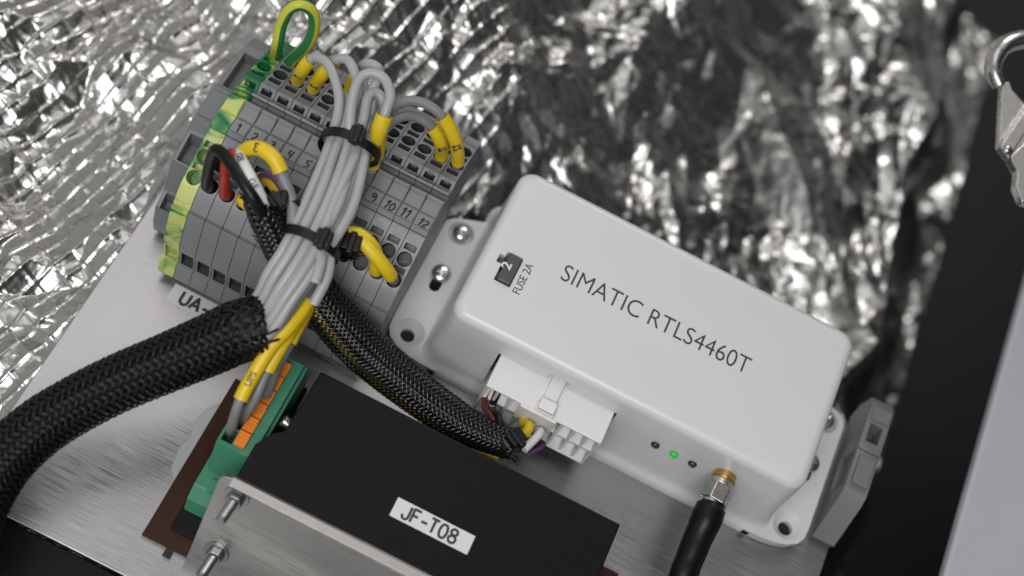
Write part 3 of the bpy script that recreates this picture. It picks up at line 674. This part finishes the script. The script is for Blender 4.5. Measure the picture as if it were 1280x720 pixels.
# short stubs cut off below the lower tie
wire([station(*T1, 24, 9, 0, .55, -.2), station(*MID, 27, 12, 0, .5, -.1), W(404, 300, 6.2), W(401, 328, 6.2), W(394, 352, 6.1)], 'grey wire cut short below the lower cable tie', gb)
MB().cyl(WIRES[-1][1][-1], WIRES[-1][1][-1]+(WIRES[-1][1][-1]-WIRES[-1][1][-2])*.25, .13, n=16).build('cut_end', M['copper'], WIRES[-1][0])
wire([station(*T1, 24, 9, 0, .9, -.3), station(*MID, 27, 12, 0, .98, -.1), W(416, 302, 6.0), W(409, 345, 5.9), W(392, 380, 5.6)], 'longest grey stub cut off above the yellow sleeved wires', gb)
MB().cyl(WIRES[-1][1][-1], WIRES[-1][1][-1]+(WIRES[-1][1][-1]-WIRES[-1][1][-2])*.25, .13, n=16).build('cut_end', M['copper'], WIRES[-1][0])
# wires crossing from the tie to the sleeve only
for a, b, l in ((.35, .45, 'grey wire lying on top in the middle of the bundle'), (.05, -.1, 'grey wire buried in the middle of the bundle'), (.8, .35, 'grey wire on the right side of the bundle top'), (-.8, -.15, 'grey wire low on the left side of the bundle')):
    wire([W(450+20*a, 120, 5.9), W(446+20*a, 150, 6.0)]+trunk(a, b), l, gb)
# three sleeved wires from the bundle to the green connector
yy = 'yellow sleeved wires running to the green connector'
def low(pts, lab, sl, txt=None):
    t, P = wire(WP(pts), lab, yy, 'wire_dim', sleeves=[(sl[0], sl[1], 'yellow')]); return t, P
lt, LP = low([(398, 330, 5.2), (385, 375, 5.0), (362, 408, 4.9), (340, 432, 4.7), (322, 460, 4.4), (305, 490, 4.1), (296, 512, 3.8), (290, 532, 3.0), (287, 541, 2.0)], 'left yellow sleeved wire entering the front hole of the green connector', (1.0, 4.5))
low([(400, 335, 4.9), (385, 380, 4.7), (365, 410, 4.6), (348, 438, 4.4), (332, 468, 4.1), (318, 500, 3.7), (307, 518, 3.0), (303, 528, 2.0)], 'middle yellow sleeved wire entering the green connector', (.5, 3.35))
low([(404, 335, 4.6), (388, 378, 4.5), (372, 408, 4.3), (358, 436, 4.1), (345, 462, 3.5), (336, 486, 3.0), (328, 505, 2.3)], 'short right yellow sleeved wire dropping behind the green connector top', (.5, 2.45))
# front holes: right hand pair
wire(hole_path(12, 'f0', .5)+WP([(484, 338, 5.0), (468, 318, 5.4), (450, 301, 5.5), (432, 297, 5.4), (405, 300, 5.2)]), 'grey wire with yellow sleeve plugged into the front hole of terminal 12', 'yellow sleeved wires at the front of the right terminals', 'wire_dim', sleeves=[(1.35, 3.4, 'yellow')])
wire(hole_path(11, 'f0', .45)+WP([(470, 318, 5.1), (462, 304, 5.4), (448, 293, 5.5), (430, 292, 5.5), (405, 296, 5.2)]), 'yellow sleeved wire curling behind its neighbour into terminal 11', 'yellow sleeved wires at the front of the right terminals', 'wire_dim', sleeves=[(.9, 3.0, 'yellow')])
# left cluster
lc = 'coloured wires plugged into the left front terminals'
wire(hole_path(1, 'f0', .6)+WP([(266, 192, 6.2), (276, 190, 6.6), (297, 218, 6.7), (318, 250, 6.5), (334, 278, 5.8)]), 'black wire bent sharply into the front hole of terminal 1', lc, 'blackpvc', r=.17)
wire(hole_path(2, 'f0', .5)+WP([(283, 200, 6.1), (288, 191, 6.3), (298, 212, 6.2), (316, 245, 5.9), (334, 276, 5.5)]), 'red wire bent into the front hole of terminal 2', lc, 'red', r=.155)
wt, WPP = wire(WP([(303, 190, 5.9), (300, 196, 6.3), (312, 220, 6.65), (326, 247, 6.3), (340, 276, 5.6)]), 'white sleeved wire lettered in black between the red and grey wires', lc, 'whitetube', r=.175)
wire(hole_path(3, 'f0', .4)+WP([(303, 250, 5.3), (318, 268, 5.3), (334, 290, 5.2)]), 'yellow wire low in the front hole of terminal 3', lc, 'yellow', r=.16)
wire(WP([(298, 218, 5.0), (300, 196, 5.8), (312, 186, 6.4), (328, 187, 6.6), (343, 199, 6.6), (353, 220, 6.4), (364, 250, 6.1), (366, 275, 5.9), (360, 320, 5.4), (345, 350, 5.0)]), 'grey wire under the high arching yellow sleeve left of the bundle', lc, 'wire_dim', r=.17, sleeves=[(1.15, 2.75, 'yellow')], digits=('3', .4, 1))
wire(WP([(326, 222, 4.9), (334, 224, 5.3), (345, 236, 5.5), (352, 255, 5.4), (348, 280, 5.2)]), 'yellow sleeved wire curling beneath the grey one toward the net sleeve', lc, 'yellow', r=.17)
wire(WP([(320, 226, 5.0), (332, 218, 5.5), (346, 226, 5.7), (356, 250, 5.5), (350, 285, 5.2)]), 'thin violet wire crossing under the grey sleeved wire', lc, 'purple', r=.11)
def text_on(P, k, s, size, m, parent, r, name='lettering', side=1, shift=0):
    T, N, B = frames(P); view = CP-P[k]; view /= np.linalg.norm(view); tt = T[k]*side; vv = view-tt*view.dot(tt); vv /= np.linalg.norm(vv); yd = np.cross(vv, tt)
    text(s, size, P[k]+vv*(r+.006)-yd*(size*.35+shift), tt, yd, m, parent, name, thick=.002, offset=.004)
text_on(WPP, int(len(WPP)*.22), 'GEE', .24, M['print'], wt, .175)
text_on(WPP, int(len(WPP)*.50), 'GE', .26, M['print'], wt, .175)
text_on(LP, int(len(LP)*.60), 'UPS', .26, M['print'], lt, .2, side=-1, shift=-.02)
for wi, sx_ in ((2, ('LOR 3', 'ONA')), (7, ('ONA', 'R 3'))):
    wt_, P2 = WIRES[wi]
    for f_, tx in zip((.60, .72), sx_):
        text_on(P2, int(len(P2)*f_), tx, .19, M['faint'], wt_, WR, side=-1)
# green/yellow earth loop
EP = spline(hole_path(0, 'r1', .4)[:2]+WP([(347, 55, 5.2), (352, 30, 5.9), (362, 12, 6.4), (376, 6, 6.6), (390, 14, 6.4), (393, 32, 5.9), (385, 55, 5.2)])+[hole_pt(1, 'r1')+rn*.1, hole_pt(1, 'r1')-rn*.5], .06)
et = thing('earth_wire', tuple(EP[0]), 'green and yellow striped wire looped above the left end terminals', 'wire')
T, N, B = frames(EP); mbs = [MB(), MB()]; n = 18
for k in range(len(EP)-1):
    for i in range(n):
        q = []
        for kk, ii in ((k, i), (k, i+1), (k+1, i+1), (k+1, i)):
            t = 2*math.pi*ii/n; q.append(EP[kk]+.18*(math.cos(t)*N[kk]+math.sin(t)*B[kk]))
        mbs[(1 if (i % n) in (1, 2, 3, 4, 5, 10, 11, 12, 13, 14) else 0)].add(q, [(0, 1, 2, 3)])
for mb_, mm, nm in ((mbs[0], 'yelgreenwire', 'yellow_stripe'), (mbs[1], 'greenwire', 'green_stripe')):
    o = mb_.build(nm, M[mm], et, 0); bm = bmesh.new(); bm.from_mesh(o.data); bmesh.ops.remove_doubles(bm, verts=bm.verts, dist=.0005)
    bmesh.ops.recalc_face_normals(bm, faces=bm.faces); bm.to_mesh(o.data); bm.free(); o.data.polygons.foreach_set('use_smooth', [True]*len(o.data.polygons))

# ------------------------------------------------------------------ braided sleeves
def braid(P, R, strands, pitch, wid, thick, name, m, label, cat='cable sleeve', amp=None, inner=True, fray=0, filaments=1, squash=1.0):
    """over and under woven ribbons wound both ways round the path"""
    P = np.asarray(P); T, N, B = frames(P); L = np.cumsum(np.r_[0, np.linalg.norm(np.diff(P, axis=0), axis=1)])
    Rr = np.interp(L, np.linspace(0, L[-1], len(R)), R) if hasattr(R, '__len__') else np.full(len(P), R)
    t0 = thing(name, tuple(P[0]), label, cat); mb = MB(); amp = amp or thick*1.1
    for d in (1, -1):
        for s in range(strands):
            ph0 = 2*math.pi*s/strands; ph = ph0+d*2*math.pi*L/pitch
            wv = d*np.cos(strands*ph*.5+math.pi/4)        # two over, two under: rows of crossings run lengthwise
            for fl in range(filaments):
                off = (fl-(filaments-1)/2)*wid*2/filaments*1.02
                rad = Rr+amp*wv
                ang = ph+off/Rr*math.cos(math.atan2(2*math.pi*Rr.mean(), pitch))*1.0
                C = P+rad[:, None]*(np.cos(ang)[:, None]*N+squash*np.sin(ang)[:, None]*B)
                tang = np.gradient(C, axis=0); tang /= np.linalg.norm(tang, axis=1)[:, None]
                nrm = (np.cos(ang)[:, None]*N+np.sin(ang)[:, None]*B); side = np.cross(tang, nrm); side /= np.linalg.norm(side, axis=1)[:, None]
                w = wid/filaments; n0 = len(mb.v)
                for k in range(len(C)):
                    for (a, b) in ((-1, 0), (-.6, 1), (.6, 1), (1, 0), (0, -.8)):
                        mb.v.append(tuple(C[k]+side[k]*w*a+nrm[k]*thick*b*.5))
                for k in range(len(C)-1):
                    for i in range(5): mb.f.append((n0+k*5+i, n0+k*5+(i+1) % 5, n0+(k+1)*5+(i+1) % 5, n0+(k+1)*5+i))
    # frayed ends
    for q in range(fray):
        e = 0 if q % 2 == 0 else len(P)-1
        a = random.uniform(0, 2*math.pi); sgn = -1 if e == 0 else 1
        p = P[e]+Rr[e]*(math.cos(a)*N[e]+math.sin(a)*B[e]); rv = math.cos(a)*N[e]+math.sin(a)*B[e]
        pts = [p-T[e]*sgn*.3, p, p+T[e]*sgn*random.uniform(.12, .35)+rv*random.uniform(-.05, .12)+np.cross(T[e], rv)*random.uniform(-.2, .2)]
        mb.tube(spline(pts, .08), wid*.5, 5)
    me = bpy.data.meshes.new('weave'); me.from_pydata(mb.v, [], mb.f); me.update()
    finish('weave', me, M[m], t0, smooth=70)
    return t0
M['braid'] = mat('black_braid_yarn', (.0045, .0045, .005), .34, 0, .3, 6, .004, 40, spec=.3)
M['mono'] = mat('black_monofilament', (.006, .006, .006), .24, 0, .2, 6, spec=.45)
BP = spline(WP([(326, 409, 4.5), (300, 414, 4.5), (262, 431, 4.2), (210, 453, 3.8), (150, 478, 3.3), (95, 506, 2.8), (45, 538, 2.5), (-2, 584, 2.3), (-36, 645, 2.2), (-60, 730, 2.2)]), .085)
braid(BP, [.84, .80, .76, .745, .745, .76, .79, .82, .84], 22, 5.0, .080, .05, 'braided_sleeve', 'braid', 'thick black braided sleeve leaving at the lower left with the grey wires', fray=22, filaments=3)
MB().tube(BP[6:], .66, 20).build('tmp', M['dark'])
bo = bpy.data.objects['tmp']; bo.name = 'core_bundle'; tag(bo, 'dark core of wires filling the thick black braided sleeve', 'wire bundle')
SP = spline(WP([(340, 295, 5.0), (362, 328, 4.7), (392, 362, 4.3), (410, 387, 4.0), (440, 421, 3.5), (474, 453, 3.0), (528, 496, 2.7), (575, 528, 2.6), (616, 548, 2.6), (642, 557, 2.7)]), .06)
braid(SP, [.40, .54, .62, .68, .69, .66, .62, .58, .48, .40], 20, 3.2, .036, .026, 'net_sleeve', 'mono', 'black net sleeve running from the terminals to the white plug', fray=26)
MB().tube(SP[:-4], [.36]*len(SP[:-4]), 14).build('tmp2', M['blackpvc'])
o = bpy.data.objects['tmp2']; o.name = 'wire_core'; tag(o, 'black wires inside the net sleeve that runs to the white plug', 'wire bundle')
T, N, B = frames(SP); q = SP+.40*N*.8+B*.15
Q = np.array([SP[k]+.52*(math.cos(.5+k*.012)*N[k]+math.sin(.5+k*.012)*B[k]) for k in range(8, len(SP)-6)])
tag(MB().tube(Q, .10, 8).build('yellow_wire', M['yellow'], None, 60), 'yellow wire glimpsed through the mesh of the net sleeve', 'wire')
# little net sleeve on the coloured wires
NP_ = spline(WP([(318, 248, 6.0), (330, 268, 5.8), (342, 292, 5.4), (352, 318, 5.0)]), .05)
braid(NP_, [.30, .42, .44, .40], 14, 2.4, .06, .045, 'short_net_sleeve', 'mono', 'short frayed black net sleeve round the coloured wires left of the bundle', fray=60)

# cable ties
def tie(c, z, halfw, halfh, rot, label, head, hs=.36, wid=.15):
    """ribbon loop round a bundle: ellipse in the plane across the bundle"""
    ctr = W(c[0], c[1], z); a = V3(W(c[0]+10*math.cos(rot), c[1]+10*math.sin(rot), z))-ctr; a /= np.linalg.norm(a)
    up = V3((0, 0, 1.)); ax = np.cross(a, up); ax /= np.linalg.norm(ax)
    t = thing('cable_tie', tuple(ctr), label, 'cable tie', 'black cable ties'); mb = MB(); m = 48; vs = []
    for k in range(m):
        th = 2*math.pi*k/m; p = ctr+a*halfw*math.cos(th)+up*halfh*math.sin(th); nr = a*math.cos(th)/halfw+up*math.sin(th)/halfh; nr /= np.linalg.norm(nr)
        for s, q in ((-1, 0), (1, 0), (1, 1), (-1, 1)): vs.append(p+ax*wid*s+nr*.06*q+ax*.05*math.sin(th*2))
    fs = [(k*4+i, k*4+(i+1) % 4, ((k+1) % m)*4+(i+1) % 4, ((k+1) % m)*4+i) for k in range(m) for i in range(4)]
    mb.add(vs, fs).build('strap', M['black'], t, 40, .015)
    hp = ctr+a*head*halfw+up*(halfh*math.sqrt(max(0, 1-head*head))+.12)
    Mx = Matrix([[a[0], ax[0], up[0], hp[0]], [a[1], ax[1], up[1], hp[1]], [a[2], ax[2], up[2], hp[2]], [0, 0, 0, 1]])
    hd = MB().box((-hs*.62, -hs*.6, -.14), (hs*.62, hs*.6, .24), Mx).box((-.1, -hs*.6-.05, .0), (.1, hs*.6+.12, .30), Mx).build('head', M['black'], t, 40, .05)
    return t
tie((437, 186), 5.95, .86, .68, .34, 'black cable tie cinching the top of the grey bundle below the loops', .15)
tie((386, 308), 5.75, .86, .66, .38, 'black cable tie cinching the grey bundle lower down', .42, .38)
tie((364, 256), 5.9, .26, .28, .1, 'thin black cable tie round the single grey wire left of the bundle', -.9, .22, .08)
tie((338, 268), 5.6, .5, .48, -.5, 'black cable tie on the short net sleeve', .3, .34, .12)
tie((437, 313), 5.15, .24, .24, .3, 'black cable tie on the yellow sleeved pair right of the bundle', .0, .44, .2)
tie((638, 556), 2.7, .42, .42, -.6, 'black cable tie closing the net sleeve beside the white plug', .1, .40, .13)

# wires from the net sleeve into the plug
pw = 'short wires between the net sleeve and the white plug'
t_, P_ = wire([(1.02, -4.4, 1.9), (1.08, -5.0, 1.95)]+WP([(622, 520, 2.7), (630, 545, 2.7)]), 'black wire with white digits entering the left of the white plug', pw, 'blackpvc', r=.12)
text_on(P_, int(len(P_)*.28), '394-1', .20, M['label'], t_, .12)
wire([(.80, -4.4, 1.8), (.84, -5.0, 1.9)]+WP([(616, 522, 2.6), (624, 545, 2.6)]), 'brown wire at the left end of the white plug', pw, 'brown', r=.085)
wire([(2.2, -4.4, 2.2), (2.1, -5.0, 2.2)]+WP([(662, 533, 2.6), (648, 552, 2.6)]), 'yellow wire entering the middle of the white plug', pw, 'yellow', r=.15)
wire([(2.55, -4.4, 2.0), (2.5, -5.0, 2.0)]+WP([(676, 540, 2.5), (655, 562, 2.6)]), 'white wire entering the middle of the white plug', pw, 'whitetube', r=.13)
wire([(2.85, -4.4, 1.6), (2.8, -5.0, 1.6)]+WP([(680, 556, 2.0), (660, 568, 2.3)]), 'violet wire passing under the white plug', pw, 'purple', r=.07)

# ================================================================== front assembly
tag(MB().box((-6.32, -12.66, .03), (6.9, -7.2, .16)).build('circuit_board', M['pcb'], None, 35), 'thin dark brown laminate board under the green connector and black box', 'circuit board')
# adhesive
gp = [(-6.3, -10.9), (-6.62, -10.5), (-6.72, -9.9), (-6.6, -9.4), (-6.75, -8.9), (-6.62, -8.4), (-6.4, -8.1), (-6.1, -8.0), (-6.1, -10.9)]
tag(MB().prism(gp[::-1], .004, .03).build('adhesive_patch', M['glue'], None, 40, .012), 'flat grey blot of adhesive sticking out left of the brown board', 'adhesive')
bb = thing('black_box', (1, -9, .1), 'black anodised box with white label JF-T08', 'black box')
yb_, yf_ = -6.88, -10.78
poly = [(-3.82, yb_), (-3.95, yb_-1.35), (-4.0, yb_-1.95), (-3.72, yb_-2.2), (-3.78, yb_-2.7)]
top = [(-3.86, yb_), (-3.92, -8.95), (-4.18, -9.15), (-4.45, -9.65), (-4.45, yf_), (5.82, yf_), (5.82, yb_)]
o = MB().prism(top, .17, 3.3).build('case', M['blackmatt'], bb, 35, .06, 3)
lb = MB().box((-.24, -9.74, 3.302), (2.18, -9.16, 3.315)).build('label', M['label'], bb)
printed('JF-T08', .40, (.07, -9.65, 3.320), M['print'], lb, .038)
MB().lathe((-3.75, -8.55, 2.55), (-1, .15, .25), [(0, .19), (.42, .19), (.46, .15)], 24).build('screw', M['nickel'], bb, 40)
# sloping bracket
bk = thing('metal_bracket', (-1, -12, 0), 'sloping brushed metal bracket with two threaded studs before the black box', 'bracket')
y0, z0, y1, z1 = -10.86, 3.42, -13.0, .02
nv = V3((0, -(z0-z1), -(y1-y0))); nv /= np.linalg.norm(nv); nv = V3((0, -abs(z0-z1), abs(y1-y0))); nv /= np.linalg.norm(nv)
sd = V3((0, y1-y0, z1-z0)); sl_ = np.linalg.norm(sd); sd /= sl_
Mb = Matrix([[1, sd[0], -nv[0], 0], [0, sd[1], -nv[1], y0], [0, sd[2], -nv[2], z0], [0, 0, 0, 1]])
pb_ = [(-4.58, 0), (6.0, 0), (6.0, sl_), (-4.84, sl_), (-4.84, .26), (-4.80, .12), (-4.70, .03)]
MB().prism(pb_, 0, .18, Mb).build('plate', M['alu2'], bk, 35, .012)
MB().box((-4.50, -11.06, 3.30), (5.95, -10.80, 3.455)).build('top_edge', M['edge'], bk, 35, .015)
def stud(px, py):
    best = None                                             # meets the sloping face
    d = CW @ np.array([(px-640)/F, -(py-360)/F, -1]); t = (V3((0, y0, z0))-CP).dot(nv)/d.dot(nv); p = CP+d*t
    MB().cyl(p+nv*.001, p+nv*.05, .37, n=32).build('washer', M['bolt'], bk, 40, .012)
    MB().cyl(p+nv*.05, p+nv*.30, .26, n=6).build('nut', M['bolt'], bk, 20, .03)
    mb = MB(); prof = []
    for k in range(14): prof += [(.30+k*.055, .125), (.30+k*.055+.027, .15)]
    prof += [(1.1, .11)]
    mb.lathe(p, nv, prof, 20).build('stud', M['bolt'], bk, 25)
stud(296, 621); stud(271, 690)
tag(MB().box((-5.52, -12.9, .01), (-5.30, -12.3, .14)).build('rubber_pad', M['dark'], None, 35), 'tiny black pad poking out beneath the lower corner of the brown board', 'pad')
# green pluggable connector
gc = thing('green_connector', (-5.1, -9, .2), 'green connector with a row of orange push buttons', 'connector')
gx0, gx1 = -5.52, -4.42
g = MB().extrude_x([(-10.45, .9), (-6.7, .9), (-6.66, 2.2), (-6.7, 2.6), (-9.9, 2.6), (-10.02, 2.3)], gx0, gx1).build('plug_housing', [M['green'], M['hole']], gc, 25)
for k in range(6):
    yc = -9.58+k*.48
    cut(g, cutter(MB().box((gx0+.08, yc-.20, 1.6), (gx0+.42, yc+.20, 3))))
b = g.modifiers.new('bevel', 'BEVEL'); b.width = .03; b.segments = 2; b.limit_method = 'ANGLE'; b.angle_limit = math.radians(30)
for k in range(6):
    yc = -9.55+k*.48
    MB().extrude_x([(yc-.215, 2.3), (yc+.215, 2.3), (yc+.215, 2.86), (yc+.13, 2.86), (yc+.10, 2.76), (yc-.215, 2.76)], gx0+.46, gx0+.80).build('push_button', M['orange'], gc, 35, .02)
MB().extrude_x([(-11.5, .32), (-6.4, .32), (-6.4, 1.2), (-10.9, 1.2), (-11.3, .9)], gx0-.12, gx1+.08).build('header', M['green'], gc, 25, .03)
MB().box((gx0-.18, -12.15, .17), (gx1+.2, -6.5, .34)).build('base', M['blackmatt'], gc, 35, .03)
MB().box((gx0+.3, -10.95, 1.2), (gx0+.5, -10.55, 1.34)).build('key', M['green'], gc, 35, .02)
MB().box((gx1-.02, -10.2, 1.0), (gx1+.10, -6.6, 2.3)).build('side_flange', M['green'], gc, 35, .03)

# ================================================================== right side
rc = thing('end_clamp', (12.6, 0, 0), 'grey plastic end clamp standing right of the white box', 'end clamp')
c2 = MB().extrude_x([(-3.1, .02), (1.5, .02), (1.75, .6), (1.72, 1.5), (1.4, 1.72), (-1.75, 1.72), (-2.05, 1.55), (-3.15, .25)], 12.22, 13.0).build('clamp_body', [M['bracket_plastic'], M['hole']], rc, 25)
cut(c2, cutter(MB().box((12.38, .05, .9), (12.82, .72, 2.5)))); cut(c2, cutter(MB().box((12.0, -.34, 1.64), (13.5, -.28, 2.2)))); cut(c2, cutter(MB().box((12.0, -1.6, .5), (12.36, -.3, 1.5))))
b = c2.modifiers.new('bevel', 'BEVEL'); b.width = .04; b.segments = 2; b.limit_method = 'ANGLE'; b.angle_limit = math.radians(30)
MB().box((12.34, -1.55, 1.70), (12.90, -.5, 1.84)).build('raised_pad', M['bracket_plastic'], rc, 35, .05)
MB().box((12.30, .85, 1.70), (12.95, 1.35, 1.80)).build('end_pad', M['bracket_plastic'], rc, 35, .04)
# toggle latch
def zd(px, py, dep): return float((CP+CW @ np.array([(px-640)/F, -(py-360)/F, -1])*dep)[2])
lz = zd(1265, 150, 42.5)
tl = thing('toggle_latch', tuple(W(1270, 180, lz)), 'shiny chromed hook and lever of a latch at the upper right edge', 'latch')
hp = spline(WP([(1249, 108, lz+0), (1241, 86, lz+.1), (1248, 64, lz+.2), (1266, 52, lz+.2), (1292, 50, lz+.1), (1312, 62, lz+0)]), .08)
MB().tube(hp, np.interp(np.arange(len(hp)), [0, len(hp)*.3, len(hp)], [.22, .36, .40]), 16, flat=.85).build('hook', M['chrome'], tl, 60)
def plate_px(pts, z, th, name, m='chrome'):
    q = [W(px, py, z) for px, py in pts]; n = len(q)
    v = [p for p in q]+[p-V3((0, 0, th)) for p in q]
    return MB().add(v, [tuple(range(n)), tuple(range(n, 2*n))[::-1]]+[(i, (i+1) % n, (i+1) % n+n, i+n) for i in range(n)]).build(name, M[m], tl, 35, .06, 3)
plate_px([(1252, 104), (1262, 100), (1266, 112), (1284, 132), (1310, 150), (1310, 215), (1284, 226), (1262, 198), (1248, 182), (1250, 150)], lz-.4, .25, 'side_plate')
plate_px([(1250, 182), (1300, 108), (1310, 122), (1262, 198)], lz-.1, .3, 'lever')
plate_px([(1262, 195), (1310, 150), (1312, 260), (1278, 252), (1270, 232), (1272, 214)], lz-.25, .35, 'spring_plate')
MB().lathe(W(1258, 188, lz-.05), (0, 0, 1), [(0, .16), (.1, .15), (.16, .08)], 20).build('rivet', M['chrome'], tl, 50)
